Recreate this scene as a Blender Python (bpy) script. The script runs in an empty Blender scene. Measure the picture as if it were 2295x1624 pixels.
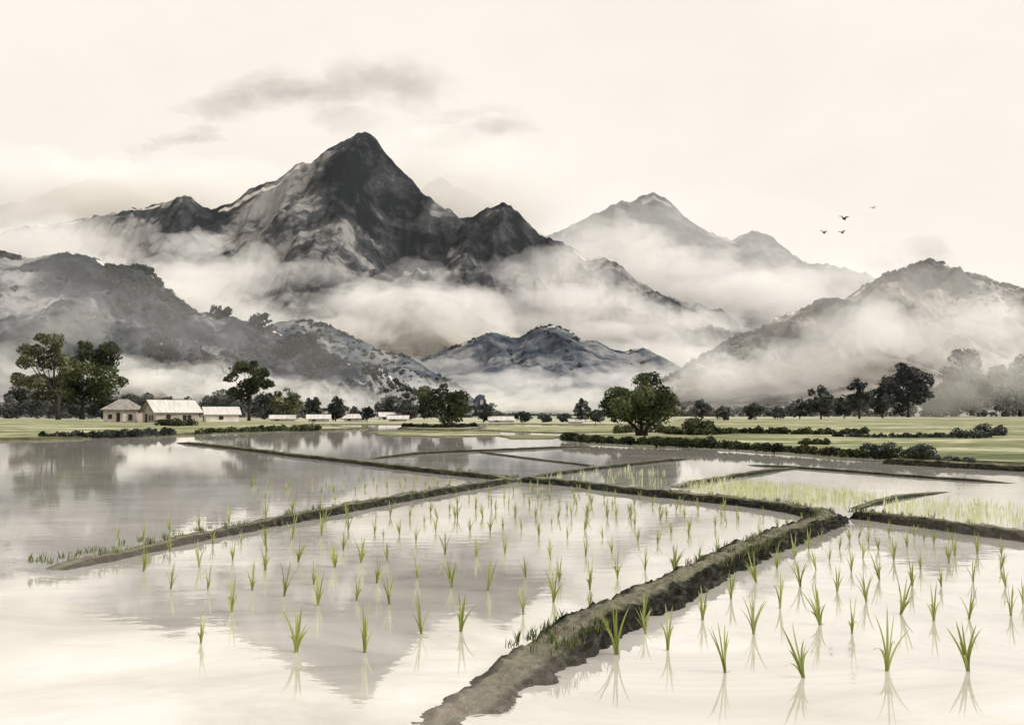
import bpy, math, random
import numpy as np
from mathutils import Vector

# ------------------------------------------------------------------ camera, sky, sun, exposure
S = bpy.context.scene
COL = S.collection
PW, PH, F = 2295.0, 1624.0, 2100.0          # picture frame the layout was measured in, focal length in its pixels
CAMH, HOR = 2.6, 922.0
PITCH = math.atan((HOR - PH / 2) / F)
cam_d = bpy.data.cameras.new('camera'); cam = bpy.data.objects.new('camera', cam_d); COL.objects.link(cam)
cam.location = (0, 0, CAMH); cam.rotation_euler = (math.pi / 2 + PITCH, 0, 0)
cam_d.sensor_width = 36; cam_d.lens = 36 * F / PW; cam_d.clip_start = 0.1; cam_d.clip_end = 40000
S.camera = cam

SUN_EL, SUN_AZ = math.radians(42), math.radians(105)     # azimuth clockwise from +Y: light from the right
W = bpy.data.worlds.new('World'); S.world = W; W.use_nodes = True
nt = W.node_tree; nt.nodes.clear()
def wn(t, **k):
    n = nt.nodes.new(t)
    for a, b in k.items(): setattr(n, a, b)
    return n
sky = wn('ShaderNodeTexSky', sky_type='NISHITA', sun_disc=False, sun_elevation=SUN_EL, sun_rotation=SUN_AZ)
tc = wn('ShaderNodeTexCoord')
mp = wn('ShaderNodeMapping'); mp.inputs['Scale'].default_value = (1, 1, 1.8)
nz = wn('ShaderNodeTexNoise'); nz.inputs['Scale'].default_value = 3.2; nz.inputs['Detail'].default_value = 7; nz.inputs['Roughness'].default_value = .6
rp = wn('ShaderNodeValToRGB')
rp.color_ramp.elements[0].position = .40; rp.color_ramp.elements[0].color = (.925, .865, .79, 1)
rp.color_ramp.elements[1].position = .58; rp.color_ramp.elements[1].color = (.965, .91, .835, 1)
sc_ = wn('ShaderNodeVectorMath', operation='SCALE'); sc_.inputs['Scale'].default_value = 10.0
mx = wn('ShaderNodeMix', data_type='RGBA'); mx.inputs[0].default_value = .965
bg = wn('ShaderNodeBackground'); bg.inputs['Strength'].default_value = .1
out = wn('ShaderNodeOutputWorld')
L = nt.links.new
L(tc.outputs['Generated'], mp.inputs[0]); L(mp.outputs[0], nz.inputs['Vector']); L(nz.outputs['Fac'], rp.inputs[0])
L(rp.outputs[0], sc_.inputs[0]); L(sky.outputs[0], mx.inputs[6]); L(sc_.outputs[0], mx.inputs[7])
L(mx.outputs[2], bg.inputs[0]); L(bg.outputs[0], out.inputs[0])
sun_d = bpy.data.lights.new('sun', 'SUN'); sun = bpy.data.objects.new('sun', sun_d); COL.objects.link(sun)
sun_d.energy = 3.8; sun_d.angle = math.radians(40); sun_d.color = (1, .962, .91)
sdir = Vector((math.sin(SUN_AZ) * math.cos(SUN_EL), math.cos(SUN_AZ) * math.cos(SUN_EL), math.sin(SUN_EL)))
sun.rotation_euler = sdir.to_track_quat('Z', 'Y').to_euler()
S.view_settings.view_transform = 'Standard'; S.view_settings.look = 'None'
S.view_settings.exposure = .08; S.view_settings.gamma = 1
cy = S.cycles
cy.max_bounces = 12; cy.diffuse_bounces = 2; cy.glossy_bounces = 3; cy.volume_bounces = 8; cy.transmission_bounces = 2
cy.transparent_max_bounces = 8; cy.sample_clamp_indirect = 6

# ------------------------------------------------------------------ helpers
rng = np.random.default_rng(7)
def ray(px, py):
    a = PITCH; u = PH / 2 - py
    return ((px - PW / 2), F * math.cos(a) - u * math.sin(a), F * math.sin(a) + u * math.cos(a))
def G(px, py, z=0.0):                       # where the sight line of a picture point meets the level z
    d = ray(px, py); t = (z - CAMH) / d[2]
    return (d[0] * t, d[1] * t, z)
def AT(px, py, Y):                          # the point of that sight line at depth Y
    d = ray(px, py); t = Y / d[1]
    return (d[0] * t, Y, CAMH + d[2] * t)
def vnoise(p, seed=0):
    p = np.asarray(p, float); i = np.floor(p).astype(np.int64); f = p - i
    f = f * f * (3 - 2 * f)
    def h(a, b, c):
        n = (a * 374761393 + b * 668265263 + c * 974634577 + seed * 144665) & 0xffffffff
        n = ((n ^ (n >> 13)) * 1274126177) & 0xffffffff
        n = ((n ^ (n >> 16)) * 2246822519) & 0xffffffff
        return ((n ^ (n >> 15)) & 0xffffff) / float(0xffffff)
    x, y, z = i[..., 0], i[..., 1], i[..., 2]; fx, fy, fz = f[..., 0], f[..., 1], f[..., 2]
    def lx(yy, zz): return h(x, yy, zz) * (1 - fx) + h(x + 1, yy, zz) * fx
    a = lx(y, z) * (1 - fy) + lx(y + 1, z) * fy
    b = lx(y, z + 1) * (1 - fy) + lx(y + 1, z + 1) * fy
    return (a * (1 - fz) + b * fz) * 2 - 1
def fbm(p, oct=4, seed=0, rough=.5):
    p = np.asarray(p, float); s = 0; a = 1; t = 0
    for k in range(oct):
        s = s + a * vnoise(p * (2.03 ** k) + 17.3 * k, seed + k); t += a; a *= rough
    return s / t
def ridged(p, oct=4, seed=0, rough=.55):
    p = np.asarray(p, float); s = 0; a = 1; t = 0
    for k in range(oct):
        s = s + a * (1 - np.abs(vnoise(p * (2.03 ** k) + 11.7 * k, seed + k)) * 2); t += a; a *= rough
    return s / t
def mesh(name, v, f, mat=None, parent=None, smooth=False, attrs=None):
    me = bpy.data.meshes.new(name)
    me.from_pydata([tuple(map(float, q)) for q in v], [], [tuple(map(int, q)) for q in f]); me.update()
    for k, a in (attrs or {}).items():
        at = me.attributes.new(k, 'FLOAT', 'POINT'); at.data.foreach_set('value', np.asarray(a, np.float32))
    if smooth: me.polygons.foreach_set('use_smooth', [True] * len(me.polygons))
    o = bpy.data.objects.new(name, me); COL.objects.link(o)
    if mat: me.materials.append(mat)
    if parent: o.parent = parent
    return o
def tag(o, label=None, cat=None, group=None, kind=None):
    if label: o['label'] = label
    if cat: o['category'] = cat
    if group: o['group'] = group
    if kind: o['kind'] = kind
    return o
def empty(name, loc, rz=0):
    o = bpy.data.objects.new(name, None); COL.objects.link(o); o.location = loc; o.rotation_euler = (0, 0, rz)
    o.empty_display_size = .3
    return o
class MB:                                   # collects shapes into one mesh
    def __init__(s): s.v = []; s.f = []
    def add(s, v, f):
        n = len(s.v); s.v += list(v); s.f += [tuple(n + i for i in q) for q in f]
    def box(s, x0, x1, y0, y1, z0, z1):
        s.add([(x0,y0,z0),(x1,y0,z0),(x1,y1,z0),(x0,y1,z0),(x0,y0,z1),(x1,y0,z1),(x1,y1,z1),(x0,y1,z1)],
              [(3,2,1,0),(4,5,6,7),(0,1,5,4),(1,2,6,5),(2,3,7,6),(3,0,4,7)])
    def tube(s, pts, rad, n=7):
        pts = [Vector(p) for p in pts]; V = []; Fc = []
        for i, p in enumerate(pts):
            d = (pts[min(i + 1, len(pts) - 1)] - pts[max(i - 1, 0)]).normalized()
            a = d.cross(Vector((0.31, 0.9, 0.12))).normalized(); b = d.cross(a)
            for k in range(n):
                t = 2 * math.pi * k / n
                V.append(tuple(p + (a * math.cos(t) + b * math.sin(t)) * rad[i]))
        for i in range(len(pts) - 1):
            for k in range(n):
                Fc.append((i*n+k, i*n+(k+1) % n, (i+1)*n+(k+1) % n, (i+1)*n+k))
        Fc.append(tuple(range(n - 1, -1, -1))); m = (len(pts) - 1) * n; Fc.append(tuple(m + k for k in range(n)))
        s.add(V, Fc)
    def build(s, name, mat, parent=None, smooth=False): return mesh(name, s.v, s.f, mat, parent, smooth)

# ------------------------------------------------------------------ materials
def newmat(name):
    m = bpy.data.materials.new(name); m.use_nodes = True; t = m.node_tree; t.nodes.clear()
    o = t.nodes.new('ShaderNodeOutputMaterial'); b = t.nodes.new('ShaderNodeBsdfPrincipled')
    b.inputs['Roughness'].default_value = .9; b.inputs['Specular IOR Level'].default_value = .15
    t.links.new(b.outputs[0], o.inputs[0]); return m, t, b, o
def ramp(t, fac, stops):
    r = t.nodes.new('ShaderNodeValToRGB'); e = r.color_ramp.elements
    while len(e) < len(stops): e.new(.5)
    for q, (p, c) in zip(e, stops): q.position = p; q.color = (*c, 1)
    t.links.new(fac, r.inputs[0]); return r.outputs[0]
def noise(t, scale, detail=6, rough=.6, dist=0.0, vec=None, stretch=None):
    c = t.nodes.new('ShaderNodeTexCoord'); n = t.nodes.new('ShaderNodeTexNoise')
    n.inputs['Scale'].default_value = scale; n.inputs['Detail'].default_value = detail
    n.inputs['Roughness'].default_value = rough; n.inputs['Distortion'].default_value = dist
    v = c.outputs['Object']
    if stretch:
        m = t.nodes.new('ShaderNodeMapping'); m.inputs['Scale'].default_value = stretch; t.links.new(v, m.inputs[0]); v = m.outputs[0]
    t.links.new(v, n.inputs['Vector']); return n.outputs['Fac']
def math_(t, op, a, b, clamp=False):
    n = t.nodes.new('ShaderNodeMath'); n.operation = op; n.use_clamp = clamp
    for i, q in enumerate((a, b)):
        if isinstance(q, (int, float)): n.inputs[i].default_value = q
        else: t.links.new(q, n.inputs[i])
    return n.outputs[0]
def attr(t, name):
    n = t.nodes.new('ShaderNodeAttribute'); n.attribute_name = name; return n.outputs['Fac']
def mixc(t, fac, a, b):
    n = t.nodes.new('ShaderNodeMix'); n.data_type = 'RGBA'
    for i, q in ((0, fac), (6, a), (7, b)):
        if isinstance(q, (int, float)): n.inputs[i].default_value = q
        elif isinstance(q, tuple): n.inputs[i].default_value = (*q, 1)
        else: t.links.new(q, n.inputs[i])
    return n.outputs[2]
def bump(t, b, h, strength, dist):
    n = t.nodes.new('ShaderNodeBump'); n.inputs['Strength'].default_value = strength; n.inputs['Distance'].default_value = dist
    t.links.new(h, n.inputs['Height']); t.links.new(n.outputs[0], b.inputs['Normal'])
def m_plain(name, c1, c2, scale, rough=.9, b_=.3, bd=.03, stretch=None):
    m, t, b, o = newmat(name); n = noise(t, scale, 8, .65, .4, stretch=stretch)
    t.links.new(ramp(t, n, [(.32, c1), (.68, c2)]), b.inputs['Base Color']); b.inputs['Roughness'].default_value = rough
    if b_: bump(t, b, n, b_, bd)
    return m
def m_leaf(name, dark, mid, light, trans=.25):
    m, t, b, o = newmat(name)
    c = ramp(t, attr(t, 'tint'), [(.05, dark), (.5, mid), (.95, light)])
    t.links.new(c, b.inputs['Base Color']); b.inputs['Roughness'].default_value = .75
    tr = t.nodes.new('ShaderNodeBsdfTranslucent'); t.links.new(c, tr.inputs[0])
    ms = t.nodes.new('ShaderNodeMixShader'); ms.inputs[0].default_value = trans
    t.links.new(b.outputs[0], ms.inputs[1]); t.links.new(tr.outputs[0], ms.inputs[2]); t.links.new(ms.outputs[0], o.inputs[0])
    return m
def m_vol(name, col, dens, aniso=.0):
    m = bpy.data.materials.new(name); m.use_nodes = True; t = m.node_tree; t.nodes.clear()
    o = t.nodes.new('ShaderNodeOutputMaterial'); v = t.nodes.new('ShaderNodeVolumePrincipled')
    v.inputs['Color'].default_value = (*col, 1); v.inputs['Density'].default_value = dens; v.inputs['Anisotropy'].default_value = aniso
    v.inputs['Density Attribute'].default_value = ''; v.inputs['Temperature Attribute'].default_value = ''
    t.links.new(v.outputs[0], o.inputs['Volume']); return m
def m_rock(name, dark, mid, pale, scale):
    m, t, b, o = newmat(name)
    n1 = noise(t, scale, 9, .62, .8); n2 = noise(t, scale * 5, 8, .65, .5)
    n = math_(t, 'ADD', math_(t, 'MULTIPLY', n1, 1.7), math_(t, 'MULTIPLY', n2, 1.0)); n = math_(t, 'SUBTRACT', n, .87)
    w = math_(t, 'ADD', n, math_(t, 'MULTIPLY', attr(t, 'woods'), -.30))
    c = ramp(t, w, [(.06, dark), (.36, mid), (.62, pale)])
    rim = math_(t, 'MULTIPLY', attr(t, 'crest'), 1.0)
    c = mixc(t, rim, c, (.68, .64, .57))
    t.links.new(c, b.inputs['Base Color']); b.inputs['Roughness'].default_value = 1; b.inputs['Specular IOR Level'].default_value = 0
    bump(t, b, n2, .5, 1.2 / scale * .01)
    return m
M = {}
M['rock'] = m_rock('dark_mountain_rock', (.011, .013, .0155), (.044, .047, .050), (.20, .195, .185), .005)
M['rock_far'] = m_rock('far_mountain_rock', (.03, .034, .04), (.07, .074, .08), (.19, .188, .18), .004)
M['rock_left'] = m_rock('left_hill_slope', (.018, .021, .027), (.062, .068, .077), (.22, .217, .21), .018)
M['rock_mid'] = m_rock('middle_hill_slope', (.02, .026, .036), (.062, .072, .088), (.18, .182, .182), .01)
M['rock_right'] = m_rock('right_hill_slope', (.038, .040, .042), (.125, .12, .112), (.30, .285, .255), .012)
M['rock_tan'] = m_rock('tan_knoll_slope', (.08, .072, .06), (.16, .145, .12), (.28, .26, .22), .01)
M['leaf_green'] = m_leaf('olive_leaves', (.018, .023, .011), (.060, .070, .029), (.155, .165, .078))
M['leaf_deep'] = m_leaf('deep_green_leaves', (.012, .017, .008), (.040, .051, .020), (.112, .128, .052))
M['leaf_pale'] = m_leaf('pale_olive_leaves', (.05, .056, .03), (.125, .137, .072), (.25, .262, .15))
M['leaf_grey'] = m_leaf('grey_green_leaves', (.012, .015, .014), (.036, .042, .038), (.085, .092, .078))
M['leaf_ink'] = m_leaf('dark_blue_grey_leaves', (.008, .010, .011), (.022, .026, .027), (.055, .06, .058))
M['leaf_veil'] = m_leaf('mist_pale_leaves', (.10, .104, .10), (.17, .174, .165), (.26, .26, .245))  # paleness of mist put into the leaf colour
M['leaf_mist'] = m_leaf('mist_grey_leaves', (.04, .043, .043), (.085, .09, .088), (.15, .152, .145))  # leaf colour itself greyed to stand for distant mist
M['bark'] = m_plain('dark_bark', (.016, .015, .012), (.05, .045, .036), 6, .95, .5, .05)
M['rice'] = m_leaf('rice_blades', (.17, .205, .045), (.27, .305, .085), (.40, .42, .17), .4)
M['youngrice'] = m_leaf('young_rice_blades', (.34, .38, .17), (.50, .53, .29), (.64, .65, .42), .4)
M['tuft'] = m_leaf('bank_grass', (.03, .04, .014), (.10, .12, .04), (.21, .23, .09), .3)
M['wall'] = m_plain('plastered_wall', (.27, .225, .195), (.43, .38, .34), 1.3, .95, .2, .02)
M['wall_pale'] = m_plain('pale_wall', (.52, .46, .41), (.70, .64, .58), 1.1, .95, .2, .02)
M['wall_dark'] = m_plain('dark_gable_wall', (.15, .13, .12), (.26, .225, .20), 1.3, .95, .2, .02)  # darker tone for the gable than for the walls below
M['roof_pale'] = m_plain('pale_metal_roof', (.33, .31, .29), (.60, .57, .53), .9, .85, .3, .03, (5, .35, .35))
M['roof_grey'] = m_plain('grey_thatch_roof', (.14, .13, .12), (.30, .275, .25), 1.2, .95, .3, .03)
M['timber'] = m_plain('dark_timber', (.012, .012, .013), (.05, .045, .04), 3, .9, .2, .02)
M['pane'] = m_plain('dark_window_pane', (.012, .012, .012), (.035, .033, .03), 2, .4, 0)
M['bird'] = m_plain('dark_feathers', (.012, .013, .014), (.035, .036, .036), 8, .8, 0)
M['bird_pale'] = m_plain('grey_feathers', (.25, .24, .23), (.36, .35, .33), 8, .8, 0)

# water: milky shallow paddy water under a glossy skin that reflects more at a low angle
m, t, b, o = newmat('paddy_water')
t.links.new(ramp(t, noise(t, .3, 9, .65, 1.2, stretch=(.7, 1.3, 1)), [(.36, (.42, .395, .355)), (.62, (.63, .60, .555))]), b.inputs['Base Color'])
b.inputs['Roughness'].default_value = .6
gl = t.nodes.new('ShaderNodeBsdfGlossy'); gl.inputs['Color'].default_value = (.98, .975, .96, 1); gl.inputs['Roughness'].default_value = .012
lw = t.nodes.new('ShaderNodeLayerWeight'); lw.inputs['Blend'].default_value = .5
mr = t.nodes.new('ShaderNodeMapRange'); mr.inputs[1].default_value = .72; mr.inputs[2].default_value = .965
mr.inputs[3].default_value = .36; mr.inputs[4].default_value = .86
t.links.new(lw.outputs['Facing'], mr.inputs[0])
ms = t.nodes.new('ShaderNodeMixShader'); t.links.new(mr.outputs[0], ms.inputs[0])
t.links.new(b.outputs[0], ms.inputs[1]); t.links.new(gl.outputs[0], ms.inputs[2]); t.links.new(ms.outputs[0], o.inputs[0])
bp = t.nodes.new('ShaderNodeBump'); bp.inputs['Strength'].default_value = .035; bp.inputs['Distance'].default_value = .05
t.links.new(noise(t, 2.2, 4, .5, .3, stretch=(.6, 1.2, 1)), bp.inputs['Height']); t.links.new(bp.outputs[0], gl.inputs['Normal'])
M['water'] = m

# bank and field turf
def m_turf(name, c1, c2, c3, sc):
    m, t, b, o = newmat(name)
    n = noise(t, sc, 9, .65, .6, stretch=(1, 2.5, 1)); n2 = noise(t, sc * 9, 5, .6)
    f = math_(t, 'ADD', math_(t, 'MULTIPLY', n, .7), math_(t, 'MULTIPLY', n2, .3))
    t.links.new(ramp(t, f, [(.38, c1), (.5, c2), (.60, c3)]), b.inputs['Base Color']); bump(t, b, n2, .6, .15); return m
M['turf'] = m_turf('bank_turf', (.065, .078, .032), (.18, .19, .09), (.46, .44, .31), .06)
M['turf_pale'] = m_turf('pale_field_turf', (.12, .135, .068), (.27, .275, .165), (.58, .54, .44), .03)
M['edge'] = m_plain('dark_bank_edge', (.022, .020, .012), (.11, .105, .055), .8, .9, .6, .1)
M['mud'] = m_plain('wet_mud', (.20, .17, .14), (.36, .32, .27), .3, .8, .3, .05)

def m_bund():
    m, t, b, o = newmat('bund_earth')
    n = noise(t, 1.6, 9, .7, .8); n2 = noise(t, 7, 8, .7); n3 = noise(t, .55, 6, .6, .5)
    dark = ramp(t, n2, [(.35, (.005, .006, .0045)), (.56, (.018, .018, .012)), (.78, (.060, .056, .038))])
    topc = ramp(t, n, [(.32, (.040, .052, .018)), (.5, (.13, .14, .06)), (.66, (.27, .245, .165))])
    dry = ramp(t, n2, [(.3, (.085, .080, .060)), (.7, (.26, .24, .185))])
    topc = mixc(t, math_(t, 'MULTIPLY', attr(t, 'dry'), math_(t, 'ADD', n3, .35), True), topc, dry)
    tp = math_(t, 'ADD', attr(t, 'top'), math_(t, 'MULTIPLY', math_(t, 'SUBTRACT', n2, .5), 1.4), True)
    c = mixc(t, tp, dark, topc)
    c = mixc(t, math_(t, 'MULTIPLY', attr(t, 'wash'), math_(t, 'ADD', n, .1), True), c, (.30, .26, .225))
    t.links.new(c, b.inputs['Base Color']); bump(t, b, n2, 1, .08); return m
M['bund'] = m_bund()

# ------------------------------------------------------------------ ground, water, terrain
mesh('ground', [(-7000, -60, -.5), (7000, -60, -.5), (7000, 7200, -.5), (-7000, 7200, -.5)], [(0, 1, 2, 3)], M['mud'])
tag(bpy.data.objects['ground'], 'flat muddy valley floor under the flooded paddies', 'ground', kind='structure')
tag(mesh('water', [(-420, -40, 0), (420, -40, 0), (420, 420, 0), (-420, 420, 0)], [(0, 1, 2, 3)], M['water']),
    'still pale water flooding the rice paddies and mirroring the hills', 'water', kind='structure')

def resample(P, step):
    P = [np.array(p, float) for p in P]; o = []
    for a, b in zip(P[:-1], P[1:]):
        n = max(1, int(np.linalg.norm(b - a) / step))
        o += [a + (b - a) * k / n for k in range(n)]
    return o + [P[-1]]
def smooth(P, it=2):
    for _ in range(it):
        Q = [P[0]]
        for a, b in zip(P[:-1], P[1:]): Q += [a * .75 + b * .25, a * .25 + b * .75]
        P = Q + [P[-1]]
    return P
def land(name, pts, z, mat, label, step=3.0, jit=.8, world=False, skirt=1.0, seed=1, cat='bank'):
    P = [np.array(p[:2] if world else G(p[0], p[1], z)[:2], float) for p in pts]
    P = resample(P + [P[0]], step)[:-1]; n = len(P); P = np.array(P)
    nx = np.column_stack([P * .35 / max(jit, .2), np.zeros(n)])
    P = P + np.column_stack([fbm(nx, 3, seed), fbm(nx, 3, seed + 9)]) * jit * 2
    c = np.roll(P, -1, 0) - np.roll(P, 1, 0); nrm = np.column_stack([c[:, 1], -c[:, 0]]); nrm /= np.linalg.norm(nrm, axis=1)[:, None] + 1e-9
    area = .5 * np.sum(P[:, 0] * np.roll(P[:, 1], -1) - np.roll(P[:, 0], -1) * P[:, 1])
    if area < 0: nrm = -nrm
    q = P + nrm * skirt
    V = [(x, y, z) for x, y in P] + [(x, y, -.3) for x, y in q]
    Fc = [tuple(range(n))] + [(i, n + i, n + (i + 1) % n, (i + 1) % n) for i in range(n)]
    o = mesh(name, V, Fc, mat); o.data.materials.append(M['edge'])
    o.data.polygons.foreach_set('material_index', [0] + [1] * n); return tag(o, label, cat, kind='structure')
land('field', [(-900, 190), (900, 190), (1500, 1500), (-1500, 1500)], .14, M['turf_pale'], 'pale green farmland beyond the flooded paddies', 12, 3, True, 1.5, 3, 'field')
land('bank', [(-500, 990), (0, 980), (118, 979), (250, 975), (372, 971), (500, 965), (620, 962), (740, 960), (820, 957), (760, 954), (640, 952), (700, 949), (700, 944), (-500, 938)],
     .26, M['turf'], 'grassy left bank the farmhouses stand on', 2.2, .7, seed=5)
land('bank', [(1440, 989), (1494, 993), (1640, 1000), (1773, 1007), (1913, 1017), (2070, 1024), (2192, 1031), (2420, 1042), (2900, 1040), (2900, 938), (1530, 938), (1470, 955), (1500, 968)],
     .20, M['turf'], 'grassy right bank with dark hedges', 2.0, .6, seed=8)
land('bank', [(1262, 979), (1330, 985), (1420, 990), (1530, 991), (1610, 986), (1560, 968), (1440, 965), (1330, 970)], .24, M['turf'], 'low green islet under the broad central tree', 1.0, .5, seed=11)
land('bank', [(895, 957), (960, 961), (1040, 961), (1075, 957), (1040, 953), (930, 953)], .27, M['turf'], 'small dark islet under the middle distance tree', 2.0, .6, seed=12)
land('field', [(1090, 953), (1400, 954), (1400, 966), (1240, 968), (1085, 963)], .12, M['turf'], 'flat green strip left of the broad central tree', 3, .8, seed=13, cat='field')
land('field', [(830, 967), (960, 965), (1110, 968), (1125, 974), (980, 977), (850, 973)], .10, M['turf'], 'narrow green strip in front of the small islet', 2, .6, seed=14, cat='field')
land('field', [(1118, 975), (1200, 974), (1262, 976), (1240, 981), (1150, 981)], .08, M['turf'], 'small grassy sliver between pale water channels', 1.5, .4, seed=15, cat='field')

def bund(pts, w, hgt, label, step=.22, dry=.3, wash=None, seed=1, lump=1.0, sink=None, fine=False, taper=.07):
    P = smooth([np.array(G(x, y, hgt * .8)[:2]) for x, y in pts], 3); P = np.array(resample(P, step)); n = len(P)
    c = np.gradient(P, axis=0); c /= np.linalg.norm(c, axis=1)[:, None] + 1e-9; nr = np.column_stack([c[:, 1], -c[:, 0]])
    prof = [(-1.55, -.25), (-1.3, 0.02), (-1.12, .38), (-.95, .75), (-.72, .96), (-.35, 1.0), (0, 1.03), (.35, 1.0), (.72, .96), (.95, .75), (1.12, .38), (1.3, .02), (1.55, -.25)]
    camp = [0, .5, .9, .8, .6, .4, .4, .4, .6, .8, .9, .5, 0]
    if fine:
        q_ = np.linspace(0, 12, 41); prof = list(zip(np.interp(q_, range(13), [p[0] for p in prof]), np.interp(q_, range(13), [p[1] for p in prof]))); camp = list(np.interp(q_, range(13), camp))
    m = len(prof); V = np.zeros((n, m, 3)); top = np.zeros((n, m)); dr = np.zeros((n, m)); ws = np.zeros((n, m))
    wob = fbm(np.column_stack([P * .35, np.zeros(n)]), 3, seed) * .25
    for j, (a, z) in enumerate(prof):
        q = P + nr * (a * w / 2 * (1 + wob))[:, None]
        V[:, j, 0], V[:, j, 1] = q[:, 0], q[:, 1]; V[:, j, 2] = z * hgt
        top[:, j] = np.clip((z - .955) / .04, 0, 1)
    d = fbm(V.reshape(-1, 3) * 1.7, 4, seed + 3, .6).reshape(n, m); e = fbm(V.reshape(-1, 3) * 6, 3, seed + 6).reshape(n, m)
    amp = hgt * lump * np.array(camp)
    if fine:
        g = fbm(V.reshape(-1, 3) * 15, 4, seed + 9, .65).reshape(n, m); V[:, :, 2] += g * .42 * amp + np.maximum(0, e - .1) * .25 * amp
    V[:, :, 2] += (d * .75 + e * .42) * amp
    V[:, :, 0] += nr[:, None, 0] * e * amp * .8; V[:, :, 1] += nr[:, None, 1] * e * amp * .8
    dr[:] = dry
    k = np.clip(np.minimum(np.arange(n), np.arange(n)[::-1]) * step / max(w * 1.3, taper * n * step), 0, 1)[:, None] ** .7; V[:, :, 2] = V[:, :, 2] * k - (1 - k) * .08
    if sink:
        k = np.array([sink(q) for q in P])[:, None]; V[:, :, 2] = V[:, :, 2] * (.35 + .65 * k) - (1 - k) * .12
    if wash:
        for i in range(n): ws[i, :] = wash(P[i])
    Fc = [(i*m+j, i*m+j+1, (i+1)*m+j+1, (i+1)*m+j) for i in range(n - 1) for j in range(m - 1)]
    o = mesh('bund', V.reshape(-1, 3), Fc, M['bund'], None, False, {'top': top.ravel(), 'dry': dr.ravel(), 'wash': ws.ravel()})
    BUNDS.append((P, nr, w, hgt)); return tag(o, label, 'bund', kind='structure')
BUNDS = []
near_wash = lambda p: float(np.clip((10.6 - p[1]) / 3.0, 0, 1))
left_wash = lambda p: float(np.clip((-5.5 - p[0]) / 4.5, 0, 1))
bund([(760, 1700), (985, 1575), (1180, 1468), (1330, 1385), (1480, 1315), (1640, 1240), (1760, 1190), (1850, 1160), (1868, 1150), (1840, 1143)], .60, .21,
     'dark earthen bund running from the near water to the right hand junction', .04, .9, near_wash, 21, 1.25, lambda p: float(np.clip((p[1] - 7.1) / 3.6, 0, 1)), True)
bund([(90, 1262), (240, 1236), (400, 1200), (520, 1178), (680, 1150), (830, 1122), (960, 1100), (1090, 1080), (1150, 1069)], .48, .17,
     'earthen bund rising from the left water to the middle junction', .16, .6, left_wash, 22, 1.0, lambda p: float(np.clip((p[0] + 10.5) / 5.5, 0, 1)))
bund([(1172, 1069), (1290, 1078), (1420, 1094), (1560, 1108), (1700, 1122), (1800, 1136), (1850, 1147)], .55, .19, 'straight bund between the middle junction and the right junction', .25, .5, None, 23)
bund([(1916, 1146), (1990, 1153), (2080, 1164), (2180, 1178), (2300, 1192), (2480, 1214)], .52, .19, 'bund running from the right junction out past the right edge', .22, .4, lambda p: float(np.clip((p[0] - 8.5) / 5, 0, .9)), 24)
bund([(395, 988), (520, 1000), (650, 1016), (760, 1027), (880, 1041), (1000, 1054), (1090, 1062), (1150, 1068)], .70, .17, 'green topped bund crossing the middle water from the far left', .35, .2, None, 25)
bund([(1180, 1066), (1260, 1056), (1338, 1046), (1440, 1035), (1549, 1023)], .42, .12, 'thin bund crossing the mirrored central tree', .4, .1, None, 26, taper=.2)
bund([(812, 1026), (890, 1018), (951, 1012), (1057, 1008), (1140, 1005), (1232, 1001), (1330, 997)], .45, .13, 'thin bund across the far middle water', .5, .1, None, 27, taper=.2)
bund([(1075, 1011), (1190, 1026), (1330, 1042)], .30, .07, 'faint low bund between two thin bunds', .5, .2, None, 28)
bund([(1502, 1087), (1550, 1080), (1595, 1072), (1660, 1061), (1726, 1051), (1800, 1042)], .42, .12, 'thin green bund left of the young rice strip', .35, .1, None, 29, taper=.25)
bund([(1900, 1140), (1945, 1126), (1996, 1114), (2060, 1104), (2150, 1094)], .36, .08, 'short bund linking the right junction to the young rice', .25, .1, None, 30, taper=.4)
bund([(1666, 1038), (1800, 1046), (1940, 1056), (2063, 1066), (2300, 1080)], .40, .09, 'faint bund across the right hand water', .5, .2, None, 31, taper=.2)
bund([(1990, 1029), (2080, 1034), (2190, 1040), (2320, 1046)], .9, .25, 'low grassy bund under the right hand hedge', .5, .1, None, 32)

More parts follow.
